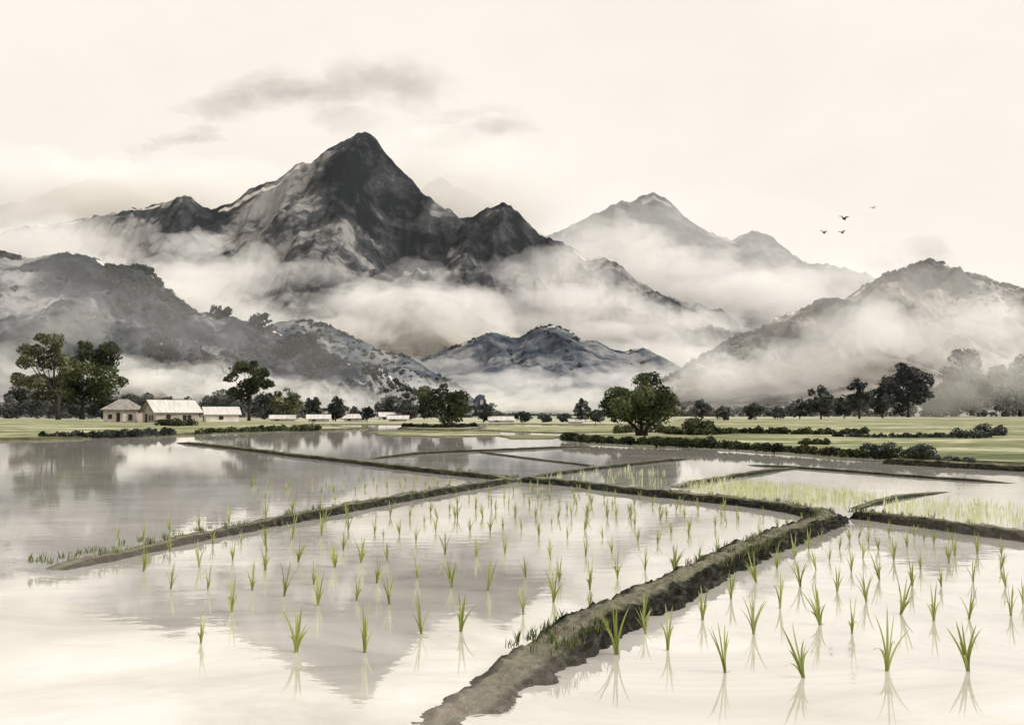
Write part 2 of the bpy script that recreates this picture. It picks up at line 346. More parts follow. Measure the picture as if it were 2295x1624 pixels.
# ------------------------------------------------------------------ mountains and hills
def mountain(name, label, prof, D, df, db, mat, nu=260, nv=64, seed=1, rough=.10, ext=None, dark=(), cl=1.0, pale_crest=.0, fine=.008, pw=1.25):
    px = np.array([p[0] for p in prof], float); py = np.array([p[1] for p in prof], float)
    cx = np.array([AT(a, b, D)[0] for a, b in prof]); cz = np.array([AT(a, b, D)[2] for a, b in prof])
    xs = np.linspace(cx[0], cx[-1], nu); H = cz.max()
    tf = np.linspace(0, 1, nv) ** 1.6
    vs = np.concatenate([-tf[::-1][:-1], np.linspace(0, 1, 14) ** 1.3]); nvv = len(vs)
    X, Vv = np.meshgrid(xs, vs, indexing='ij'); T = np.abs(Vv)
    Y = D + np.where(Vv < 0, Vv * df, Vv * db)
    Pn = np.stack([X / H, Y / H, np.full_like(X, seed * 1.7)], -1)
    wx = X + fbm(Pn * 2.2, 3, seed) * .45 * H * T + fbm(Pn * 7, 3, seed + 2) * .12 * H * T
    Z = np.interp(wx, cx, cz) * (1 - T) ** pw
    Z += (ridged(Pn * np.array([3.2, 2.0, 1]), 5, seed + 4) - .25) * rough * H * np.sqrt(T) * (1 - T) ** .7 * 2.0
    Z += fbm(Pn * 28, 3, seed + 5, .6) * fine * H * (1 - T * .3)
    Z += np.maximum(0, fbm(Pn * 45, 2, seed + 6)) * fine * 2.2 * H
    Z = np.where(T > .985, -3, Z); Z = np.maximum(Z, -3)
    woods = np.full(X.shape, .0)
    for (a, b, rx, rz, s) in dark:          # darker and paler colour patches: where on the slope, how wide, how strong
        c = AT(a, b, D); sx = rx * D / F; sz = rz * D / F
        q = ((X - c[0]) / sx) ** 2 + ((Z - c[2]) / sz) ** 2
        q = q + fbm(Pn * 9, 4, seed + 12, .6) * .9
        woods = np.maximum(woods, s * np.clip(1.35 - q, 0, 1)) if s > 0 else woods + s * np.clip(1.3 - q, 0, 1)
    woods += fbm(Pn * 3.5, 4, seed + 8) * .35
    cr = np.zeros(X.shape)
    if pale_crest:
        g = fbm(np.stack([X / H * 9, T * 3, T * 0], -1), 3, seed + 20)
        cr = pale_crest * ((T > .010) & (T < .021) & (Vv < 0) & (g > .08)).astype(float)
    Fc = [(i*nvv+j, (i+1)*nvv+j, (i+1)*nvv+j+1, i*nvv+j+1) for i in range(nu - 1) for j in range(nvv - 1)]
    o = mesh(name, np.stack([X, Y, Z], -1).reshape(-1, 3), Fc, mat, None, True, {'woods': woods.ravel(), 'crest': cr.ravel()})
    return tag(o, label, 'mountain' if name == 'mountain' else 'hill', kind='structure')

M1 = [(-260, 640), (-80, 560), (30, 522), (100, 508), (190, 490), (260, 480), (330, 465), (372, 452), (400, 443), (428, 446), (455, 468), (480, 468), (520, 455), (545, 438), (570, 420), (620, 405), (645, 382), (665, 370), (700, 365), (735, 335), (765, 320), (790, 310), (820, 299), (845, 315), (870, 350), (900, 380), (925, 410), (945, 440), (985, 462), (1030, 492), (1060, 486), (1100, 465), (1130, 455), (1152, 468), (1185, 500), (1210, 530), (1250, 540), (1280, 555), (1310, 580), (1345, 582), (1375, 590), (1420, 630), (1480, 660), (1540, 690), (1600, 720), (1700, 760), (1800, 805), (1900, 850)]
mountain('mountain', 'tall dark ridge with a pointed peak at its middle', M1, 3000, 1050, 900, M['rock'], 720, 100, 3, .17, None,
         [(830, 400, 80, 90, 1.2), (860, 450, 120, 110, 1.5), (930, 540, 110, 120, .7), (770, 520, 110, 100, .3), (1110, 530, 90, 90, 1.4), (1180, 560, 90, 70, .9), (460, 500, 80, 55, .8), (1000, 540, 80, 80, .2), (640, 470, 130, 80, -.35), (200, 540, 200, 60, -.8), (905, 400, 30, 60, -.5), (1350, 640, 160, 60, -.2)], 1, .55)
M2 = [(1080, 640), (1180, 560), (1260, 515), (1310, 490), (1370, 462), (1420, 450), (1465, 431), (1500, 450), (1540, 492), (1590, 520), (1640, 540), (1665, 526), (1690, 519), (1720, 528), (1760, 560), (1800, 590), (1850, 594), (1900, 602), (2000, 640), (2120, 680), (2250, 730)]
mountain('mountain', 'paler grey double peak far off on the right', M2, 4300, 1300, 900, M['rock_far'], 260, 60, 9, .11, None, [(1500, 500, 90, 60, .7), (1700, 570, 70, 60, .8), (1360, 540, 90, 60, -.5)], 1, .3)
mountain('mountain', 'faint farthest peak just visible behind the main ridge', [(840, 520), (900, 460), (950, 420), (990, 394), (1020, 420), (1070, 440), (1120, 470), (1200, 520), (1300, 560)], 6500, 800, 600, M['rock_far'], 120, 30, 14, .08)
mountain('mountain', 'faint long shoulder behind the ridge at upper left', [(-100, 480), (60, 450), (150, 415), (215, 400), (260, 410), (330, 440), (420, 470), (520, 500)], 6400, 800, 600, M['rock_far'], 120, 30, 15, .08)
M3 = [(-420, 640), (-250, 590), (-100, 558), (0, 567), (60, 582), (105, 572), (150, 567), (200, 575), (232, 590), (258, 600), (300, 596), (330, 600), (355, 630), (385, 660), (420, 690), (450, 706), (490, 700), (530, 716), (575, 722), (610, 750), (640, 752), (690, 764), (730, 795), (770, 812), (840, 826), (880, 852), (930, 880), (1010, 905), (1100, 925)]
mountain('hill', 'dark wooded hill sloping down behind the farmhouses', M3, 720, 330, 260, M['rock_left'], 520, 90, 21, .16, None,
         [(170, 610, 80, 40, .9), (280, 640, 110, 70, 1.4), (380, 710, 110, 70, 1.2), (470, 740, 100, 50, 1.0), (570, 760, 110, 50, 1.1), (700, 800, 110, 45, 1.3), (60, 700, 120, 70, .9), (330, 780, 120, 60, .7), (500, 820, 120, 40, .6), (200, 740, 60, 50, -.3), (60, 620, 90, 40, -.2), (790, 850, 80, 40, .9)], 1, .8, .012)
M4 = [(880, 850), (950, 802), (1010, 780), (1060, 760), (1100, 745), (1140, 756), (1162, 758), (1200, 735), (1240, 727), (1280, 742), (1300, 762), (1335, 765), (1370, 782), (1400, 787), (1440, 779), (1470, 796), (1530, 830), (1640, 880), (1700, 910)]
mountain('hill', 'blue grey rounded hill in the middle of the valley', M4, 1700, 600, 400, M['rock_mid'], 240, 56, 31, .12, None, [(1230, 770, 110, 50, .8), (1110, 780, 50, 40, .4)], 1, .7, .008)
mountain('hill', 'pale tan knoll half lost in mist below the main ridge', [(690, 745), (760, 702), (830, 672), (880, 655), (930, 645), (985, 655), (1030, 680), (1090, 720), (1180, 760)], 2150, 400, 300, M['rock_tan'], 120, 36, 35, .08)
mountain('hill', 'pale blue grey spur behind the left hill', M6 := [(560, 760), (620, 722), (680, 715), (740, 730), (800, 760), (870, 790), (930, 800), (1000, 850), (1080, 890)], 1250, 300, 300, M['rock_mid'], 140, 40, 37, .1)
M5 = [(1440, 880), (1500, 845), (1550, 812), (1600, 785), (1650, 752), (1700, 742), (1740, 712), (1790, 697), (1840, 668), (1890, 673), (1930, 645), (1980, 617), (2040, 597), (2085, 581), (2130, 600), (2200, 625), (2300, 650), (2450, 690), (2700, 760)]
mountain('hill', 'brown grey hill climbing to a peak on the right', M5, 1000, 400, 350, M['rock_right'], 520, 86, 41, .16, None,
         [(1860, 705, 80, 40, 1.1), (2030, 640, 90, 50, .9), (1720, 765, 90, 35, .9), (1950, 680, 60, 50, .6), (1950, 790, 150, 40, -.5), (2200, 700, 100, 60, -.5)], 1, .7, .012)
mountain('hill', 'low pale foothill behind the right hand tree line', [(1480, 905), (1560, 882), (1640, 862), (1720, 852), (1790, 832), (1860, 815), (1940, 800), (2020, 806), (2120, 840), (2300, 870), (2500, 900)], 640, 140, 140, M['rock_right'], 150, 30, 45, .08, fine=.03)

# ------------------------------------------------------------------ foliage
def leaves(blobs, n, size, r, flat=.75, tint=.5, spread=.22):
    """blobs: rows (x,y,z,radius); leaf clumps spread through and over them"""
    B = np.array(blobs, float); w = B[:, 3] ** 2; k = r.choice(len(B), n, p=w / w.sum())
    d = r.normal(size=(n, 3)); d[:, 2] += .25; d /= np.linalg.norm(d, axis=1)[:, None]
    rad = B[k, 3] * (.35 + .7 * np.sqrt(r.random(n)))
    rad *= 1 + .22 * fbm(d * 2.2 + B[k, :3] * .7, 2, 5)
    c = B[k, :3] + d * rad[:, None] * np.array([1, 1, flat])
    nm = d + r.normal(size=(n, 3)) * .55; nm /= np.linalg.norm(nm, axis=1)[:, None]
    a = np.cross(nm, r.normal(size=(n, 3))); a /= np.linalg.norm(a, axis=1)[:, None]; b = np.cross(nm, a)
    s = size * r.uniform(.55, 1.35, n)
    bt = tint + r.normal(size=len(B)) * spread
    ti = np.clip(bt[k] + r.normal(size=n) * .12 + fbm(c * .9 / max(B[:, 3].mean(), .1), 2, 9) * .3, 0, 1)
    q = np.stack([c - a * s[:, None] * .62, c - b * s[:, None] * .38 + a * s[:, None] * .1 + nm * s[:, None] * .08, c + a * s[:, None] * .62,
                  c + b * s[:, None] * .42 - a * s[:, None] * .08 + nm * s[:, None] * .06], 1)
    return q.reshape(-1, 3), np.repeat(ti, 4)
def leaf_mesh(name, blobs, n, size, r, mat, parent=None, **k):
    v, ti = leaves(blobs, n, size, r, **k)
    me = bpy.data.meshes.new(name); N = len(v)
    me.vertices.add(N); me.vertices.foreach_set('co', v.ravel()); me.loops.add(N); me.loops.foreach_set('vertex_index', np.arange(N))
    me.polygons.add(N // 4); me.polygons.foreach_set('loop_start', np.arange(0, N, 4)); me.update(calc_edges=True)
    at = me.attributes.new('tint', 'FLOAT', 'POINT'); at.data.foreach_set('value', ti.astype(np.float32))
    o = bpy.data.objects.new(name, me); COL.objects.link(o); me.materials.append(mat)
    if parent: o.parent = parent
    return o
TREE_N = [0]
def tree(x, by, top, x0, x1, cb, mat, label, z=.2, D=None, style='round', dens=1.0, name='tree', group=None, tw=1.0, tint=.5, stems=1, kb=None, cat='tree', core=.55):
    """x,by trunk foot; top, x0..x1, cb crown extents in picture units, turned into metres at the foot's distance"""
    TREE_N[0] += 1; r = np.random.default_rng(100 + TREE_N[0])
    base = G(x, by, z) if D is None else AT(x, by, D)
    u = base[1] / F
    root = tag(empty(name, base), label, cat, group)
    a = (x1 - x0) / 2 * u; cx = ((x0 + x1) / 2 - x) * u; zt = (by - top) * u; zb = (by - cb) * u
    c = (zt - zb) / 2; cz = (zt + zb) / 2
    blobs = []
    K = kb or (18 if style == 'round' else 13)
    for i in range(K):
        for _ in range(30):
            d = r.normal(size=3); d /= np.linalg.norm(d); q = r.uniform(.48, .86)
            br = r.uniform(.23, .38) if style == 'round' else r.uniform(.22, .38)
            p = np.array([d[0] * q * a, d[1] * q * a * .8, d[2] * q * c])
            if all(np.linalg.norm((p - b_[:3] + np.array([cx, 0, cz])) / np.array([a, a, c])) > .27 for b_ in blobs): break
        R = min(br * a, br * 1.35 * c) if style == 'round' else br * min(a, c * 1.3)
        blobs.append(np.array([p[0] + cx, p[1], p[2] + cz, R]))
    if style == 'round': blobs.append(np.array([cx, 0, cz - c * .1, min(a, c) * core]))
    # an uneven top and flanks that reach the crown's measured extents
    blobs.append(np.array([cx + r.uniform(-.2, .2) * a, 0, zt - .2 * min(a, c), .22 * min(a, c)]))
    blobs.append(np.array([cx - .82 * a, 0, cz - r.uniform(-.1, .4) * c, .2 * min(a, c)])); blobs.append(np.array([cx + .82 * a, 0, cz - r.uniform(-.1, .4) * c, .2 * min(a, c)]))
    lp = 5.2; area = (x1 - x0) * (cb - top); n = int(np.clip(area / (lp * lp) * 6.5 * dens, 400, 12000))
    leaf_mesh('crown', blobs, n, lp * u * 1.15, r, mat, root, flat=.85 if style == 'round' else .72, tint=tint)
    t = MB(); tr = max(.022 * zt, .05) * tw
    for s in range(stems):
        off = (s - (stems - 1) / 2) * tr * 1.3; lean = (s - (stems - 1) / 2) * a * .45
        hz = max(zb + c * .55, zt * .35)
        pts = [(off * 1.3, r.uniform(-.3, .3) * tr, -.25), (off + .1 * lean, 0, hz * .3), (off + lean * .55 + r.uniform(-.3, .3) * tr, 0, hz * .65), (cx * .6 + lean, 0, hz)]
        t.tube(pts, [tr * 1.45, tr, tr * .8, tr * .5], 8)
        for b_ in [blobs[i] for i in range(s, min(len(blobs), 12), stems)]:
            h0 = np.array(pts[2]) * .5 + np.array(pts[1 if b_[2] < hz else 3]) * .5
            mid = (h0 + b_[:3]) / 2 + np.array([0, 0, -.08 * c])
            t.tube([tuple(h0), tuple(mid), tuple(b_[:3])], [tr * .5, tr * .32, tr * .1], 5)
    t.build('trunk', M['bark'], root, True)
    return root
def shrub(pts, label, mat, name='bush', z=.17, hpx=14, n=900, tint=.4, cat='bush', group=None, lp=4.6):
    """a low run of foliage along picture points on the ground"""
    TREE_N[0] += 1; r = np.random.default_rng(900 + TREE_N[0])
    P = [np.array(G(x, y, z)) for x, y in pts]; base = P[0].copy(); blobs = []
    for p in resample(P, np.mean([p[1] for p in P]) / F * hpx * .55):
        u = p[1] / F; h = hpx * u * r.uniform(.45, 1.05)
        blobs.append([p[0] - base[0], p[1] - base[1] + r.uniform(-.5, .5) * h, h * .42, h * .62])
    o = leaf_mesh(name, blobs, n, lp * base[1] / F * 1.15, r, mat, None, flat=.85, tint=tint); o.location = base
    return tag(o, label, cat, group)

GRP_L, GRP_F, GRP_R = 'trees around the farmhouses', 'distant trees across the valley floor', 'trees along the right bank'
# left group
tree(130, 940, 744, 24, 158, 905, M['leaf_pale'], 'tall airy olive tree with a slender trunk at the far left', style='open', dens=.95, group=GRP_L, tint=.35, kb=15)
tree(184, 939, 760, 106, 287, 915, M['leaf_deep'], 'big spreading green tree with a thick dark trunk beside the hip roofed house', style='open', dens=1.15, group=GRP_L, tw=1.1, tint=.55, kb=17)
tree(62, 934, 848, 12, 116, 934, M['leaf_grey'], 'low dark grey tree under the airy olive tree', z=.2, group=GRP_L, tint=.45)
tree(148, 936, 862, 100, 200, 936, M['leaf_grey'], 'dark thicket tree between the two tall left trunks', group=GRP_L, tint=.35)
tree(228, 938, 886, 194, 268, 938, M['leaf_grey'], 'small dark tree against the hip roofed house', group=GRP_L, tint=.4)
tree(296, 934, 868, 262, 330, 934, M['leaf_grey'], 'domed grey olive tree rising behind the hip roofed house', group=GRP_L, tint=.8)
tree(346, 934, 870, 312, 386, 934, M['leaf_grey'], 'domed grey tree behind the large gabled house', group=GRP_L, tint=.75)
tree(558, 942, 807, 497, 618, 898, M['leaf_green'], 'upright olive tree with a bare slender trunk right of the houses', style='open', dens=1.1, group=GRP_L, tint=.4, kb=13)
tree(505, 936, 872, 460, 540, 934, M['leaf_mist'], 'soft grey tree behind the low pale house', group=GRP_L, tint=.5)
tree(592, 939, 878, 560, 634, 939, M['leaf_grey'], 'dark round tree close behind the upright olive tree', group=GRP_L, tint=.55)
tree(642, 941, 868, 602, 680, 938, M['leaf_pale'], 'pale olive round tree right of the upright olive tree', group=GRP_L, tint=.4)
# hillside trees
tree(352, 842, 748, 300, 400, 824, M['leaf_ink'], 'dark tree standing alone on the slope of the left hill', D=440, style='open', dens=1.1, tint=.7, group='trees on the left hill')
tree(455, 860, 788, 415, 502, 850, M['leaf_grey'], 'grey green tree on the slope above the low pale house', D=430, tint=.75, group='trees on the left hill')
tree(662, 806, 742, 612, 718, 806, M['leaf_ink'], 'broad ink dark tree crowning the end of the left hill', D=640, dens=1.5, tint=.6, group='trees on the left hill')
tree(716, 836, 778, 668, 762, 832, M['leaf_ink'], 'ink dark tree just below the broad dark crown', D=610, dens=1.3, tint=.6, group='trees on the left hill')
tree(490, 720, 684, 462, 522, 716, M['leaf_ink'], 'dark rounded tree on the middle of the left ridge', D=690, tint=.8, group='trees on the left hill')
tree(582, 738, 700, 552, 612, 736, M['leaf_ink'], 'dark tree right of a gap on the left ridge', D=680, tint=.8, group='trees on the left hill')
tree(838, 850, 818, 806, 872, 848, M['leaf_ink'], 'small dark tree where the left ridge runs down', D=640, tint=.8, group='trees on the left hill')
tree(312, 622, 592, 288, 346, 620, M['leaf_ink'], 'dark clumped tree at the notch of the left summit', D=712, tint=.6, group='trees on the left hill')
# valley floor
for a in [(703, 944, 890, 681, 726, 942, 'leaf_grey', 'round grey tree left of the first far white house', .6),
          (752, 944, 892, 724, 784, 942, 'leaf_grey', 'dark spreading tree between the far white houses', .45),
          (795, 941, 910, 780, 808, 940, 'leaf_mist', 'small soft tree behind a far white roof', .4),
          (823, 945, 911, 807, 841, 944, 'leaf_ink', 'dark round bushy tree in front of the far hamlet', .6),
          (868, 940, 884, 838, 902, 940, 'leaf_mist', 'broad soft grey tree above the far hamlet', .35),
          (912, 941, 896, 888, 938, 940, 'leaf_mist', 'soft grey tree left of the small islet', .3),
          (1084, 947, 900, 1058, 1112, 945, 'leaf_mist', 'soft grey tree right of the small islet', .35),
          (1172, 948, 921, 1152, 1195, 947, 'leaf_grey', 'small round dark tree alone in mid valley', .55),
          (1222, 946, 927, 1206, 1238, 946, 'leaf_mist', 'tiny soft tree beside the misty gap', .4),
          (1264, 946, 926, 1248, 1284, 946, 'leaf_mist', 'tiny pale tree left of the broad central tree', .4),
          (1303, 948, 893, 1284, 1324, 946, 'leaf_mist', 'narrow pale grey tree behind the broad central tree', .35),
          (1334, 950, 918, 1314, 1356, 948, 'leaf_grey', 'dark low tree touching the broad central tree', .5)]:
    tree(*a[:6], M[a[6]], a[7], z=.13, group=GRP_F, tint=a[8], dens=1.1)
tree(1000, 957, 858, 930, 1062, 950, M['leaf_green'], 'dark olive tree on the small middle islet', z=.25, group='trees on the islets', tint=.32, stems=2, kb=13, dens=1.1, core=.4)
tree(1438, 976, 836, 1344, 1528, 962, M['leaf_deep'], 'broad deep green tree with several trunks on the central islet', z=.22, group='trees on the islets', tint=.55, stems=3, tw=1.5, kb=15, dens=1.35, core=.38)
# right bank
for a in [(1572, 940, 896, 1551, 1594, 939, 'leaf_mist', 'pale pointed tree just right of the central tree', .35),
          (1622, 942, 909, 1600, 1645, 941, 'leaf_grey', 'small grey tree low on the right bank line', .75),
          (1694, 941, 900, 1670, 1716, 940, 'leaf_grey', 'round grey tree standing apart on the right bank line', .7),
          (1742, 939, 912, 1716, 1768, 938, 'leaf_mist', 'low soft tree filling a gap on the right bank line', .3),
          (1792, 939, 896, 1764, 1822, 937, 'leaf_grey', 'broad low grey tree left of the taller right bank trees', .65),
          (1840, 939, 863, 1806, 1873, 934, 'leaf_grey', 'lobed grey green tree with a short trunk on the right bank', .7),
          (1892, 937, 884, 1864, 1920, 936, 'leaf_grey', 'low tree between two lobed trees on the right bank', .55),
          (1926, 938, 849, 1893, 1958, 932, 'leaf_grey', 'tall lobed dark green tree on the right bank', .55),
          (1978, 936, 856, 1944, 2010, 935, 'leaf_ink', 'dark tree pressed against the biggest right bank tree', .75),
          (2036, 935, 812, 1974, 2094, 932, 'leaf_ink', 'biggest ink dark tree on the right bank', .55),
          (2098, 934, 846, 2048, 2146, 933, 'leaf_ink', 'dark spreading tree right of the biggest dark tree', .8)]:
    tree(*a[:6], M[a[6]], a[7], z=.18, group=GRP_R, tint=a[8], dens=1.15)
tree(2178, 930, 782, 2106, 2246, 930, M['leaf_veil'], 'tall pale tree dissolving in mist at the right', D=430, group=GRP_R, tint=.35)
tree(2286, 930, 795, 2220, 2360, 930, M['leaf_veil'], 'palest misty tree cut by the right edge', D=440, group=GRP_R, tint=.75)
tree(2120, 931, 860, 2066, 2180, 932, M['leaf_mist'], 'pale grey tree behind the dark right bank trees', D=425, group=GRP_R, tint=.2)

# far tree lines that read as one mass
def treeline(prof, by, D, mat, label, seed, tint=.5, dens=1.0):
    r = np.random.default_rng(seed); u = D / F; xs = [p[0] for p in prof]; blobs = []; x = xs[0]
    while x < xs[-1]:
        h = max(6, (by - np.interp(x, xs, [p[1] for p in prof])) * r.uniform(.65, 1.1)); w_ = r.uniform(.35, .6) * min(h, 30)
        for k in range(4):
            R = w_ * r.uniform(.5, .9); c = AT(x + r.uniform(-.8, .8) * w_, by - min(h - R * .7, h * (k + .6) / 4), D + r.uniform(-6, 6) * u * 2); blobs.append([*c, R * u])
        x += w_ * 1.3
    n = int(len(blobs) * 60 * dens)
    return tag(leaf_mesh('treeline', blobs, n, 5 * u, r, mat, None, flat=.85, tint=tint), label, 'woods', kind='stuff')
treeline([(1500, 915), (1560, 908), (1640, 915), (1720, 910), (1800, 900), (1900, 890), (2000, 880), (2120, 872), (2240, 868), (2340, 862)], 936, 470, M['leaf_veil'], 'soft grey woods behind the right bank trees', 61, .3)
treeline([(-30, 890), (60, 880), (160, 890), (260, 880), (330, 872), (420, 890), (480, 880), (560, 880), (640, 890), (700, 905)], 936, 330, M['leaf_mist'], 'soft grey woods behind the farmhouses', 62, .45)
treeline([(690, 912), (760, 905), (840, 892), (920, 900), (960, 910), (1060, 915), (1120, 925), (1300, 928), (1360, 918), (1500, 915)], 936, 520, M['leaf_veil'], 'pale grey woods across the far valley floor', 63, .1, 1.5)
# bushes and hedges along the banks
shrub([(96, 980), (150, 980), (230, 978), (300, 976), (392, 973)], 'long dark low hedge on the left shoreline', M['leaf_grey'], 'hedge', hpx=17, n=2600, tint=.35, cat='hedge')
shrub([(360, 954), (400, 956), (432, 955)], 'dark bush in front of the gabled house', M['leaf_deep'], hpx=20, n=900, tint=.25)
shrub([(440, 971), (520, 968), (600, 965), (716, 962)], 'thin green hedge running along the left bank to its tip', M['leaf_deep'], 'hedge', hpx=13, n=2200, tint=.35, cat='hedge')
shrub([(905, 957), (960, 959), (1030, 959), (1068, 957)], 'dark scrub around the foot of the middle islet tree', M['leaf_grey'], 'hedge', z=.2, hpx=10, n=1300, tint=.3, cat='hedge')
shrub([(1262, 984), (1320, 990), (1380, 993), (1450, 995), (1530, 996), (1600, 994)], 'dark scrub around the foot of the broad central tree', M['leaf_deep'], 'hedge', z=.2, hpx=18, n=3800, tint=.25, cat='hedge')
shrub([(1380, 972), (1410, 970), (1475, 970), (1520, 974)], 'green scrub behind the central trunks', M['leaf_green'], 'hedge', z=.2, hpx=20, n=1500, tint=.4, cat='hedge')
shrub([(1545, 970), (1570, 969), (1592, 970)], 'bright pointed green bush right of the central tree', M['leaf_deep'], hpx=36, n=1500, tint=.55, lp=4)
shrub([(1496, 974), (1560, 976), (1640, 972)], 'dark green hedge below the pointed bush', M['leaf_deep'], 'hedge', hpx=17, n=1500, tint=.3, cat='hedge')
shrub([(1650, 971), (1740, 972), (1840, 974), (1940, 973)], 'dark upper hedge across the right bank', M['leaf_deep'], 'hedge', hpx=17, n=2600, tint=.35, cat='hedge')
shrub([(1870, 979), (1980, 981), (2080, 981), (2160, 980)], 'grey hedge fading along the right bank', M['leaf_grey'], 'hedge', hpx=12, n=1500, tint=.7, cat='hedge')
shrub([(1470, 997), (1560, 1001), (1660, 1006), (1780, 1013), (1900, 1022), (2000, 1027), (2075, 1030)], 'long dark hedge along the right shoreline', M['leaf_deep'], 'hedge', hpx=19, n=5200, tint=.2, cat='hedge')
shrub([(1945, 1019), (1990, 1021), (2040, 1023), (2070, 1026)], 'tall bushy clump at the end of the shoreline hedge', M['leaf_grey'], hpx=34, n=1900, tint=.55)
shrub([(1795, 996), (1850, 997)], 'small green bush on the grass behind the shoreline hedge', M['leaf_green'], hpx=16, n=600, tint=.5)
shrub([(2140, 982), (2180, 983), (2212, 981)], 'grey bush standing at the far right of the bank', M['leaf_mist'], hpx=34, n=900, tint=.2)
shrub([(2222, 976), (2248, 977)], 'small grey bush next to the right edge', M['leaf_mist'], hpx=24, n=500, tint=.25)
shrub([(2090, 1032), (2180, 1036)], 'low brown scrub at the tip of the right shoreline', M['leaf_mist'], 'hedge', hpx=13, n=700, tint=.4, cat='hedge')

# woods that read as one mass on the hills
def woods(prof, D, n, mat, label, r, rpx=(5, 12), below=70, tint=.5, per=46):
    xs = [p[0] for p in prof]; blobs = []; dg = bpy.context.evaluated_depsgraph_get()
    for i in range(n):
        x = r.uniform(max(xs[0], -40), min(xs[-1], PW + 40)); y = np.interp(x, xs, [p[1] for p in prof]) + abs(r.normal()) * below
        if i % 3 == 0: y = np.interp(x, xs, [p[1] for p in prof]) + r.uniform(-1, 5)
        hit, loc, nm, _, ob, _ = S.ray_cast(dg, cam.location, Vector(ray(x, y)).normalized())
        if not hit or loc[1] < D * .5 or loc[1] > D * 1.15: continue
        R = r.uniform(*rpx) * loc[1] / F
        if fbm(np.array([[loc[0] * .02, loc[2] * .03, D]]), 3, 4)[0] < .04: continue
        blobs.append([loc[0], loc[1], loc[2] - R * .05, R])
    o = leaf_mesh('woods', blobs, len(blobs) * per, 4.6 * D / F, r, mat, None, flat=.8, tint=tint)
    return tag(o, label, 'woods', kind='stuff')
bpy.context.view_layer.update()
_hide = [o for o in bpy.data.objects if o.type == 'MESH' and o.get('kind') is None]
for o in _hide: o.hide_viewport = True
bpy.context.view_layer.update()
woods(M3, 720, 1500, M['leaf_grey'], 'dark woods clothing the left hill', np.random.default_rng(51), (4, 10), 75, .55, 26)
woods(M5, 1000, 800, M['leaf_mist'], 'grey woods along the crest of the right hill', np.random.default_rng(52), (3.5, 8), 38, .3, 24)
woods(M6, 1250, 420, M['leaf_grey'], 'soft woods on the spur behind the left hill', np.random.default_rng(54), (3, 7), 40, .8, 20)
woods(M4, 1700, 260, M['leaf_mist'], 'soft woods on the middle hill', np.random.default_rng(53), (3, 6), 40, .2, 20)
for o in _hide: o.hide_viewport = False

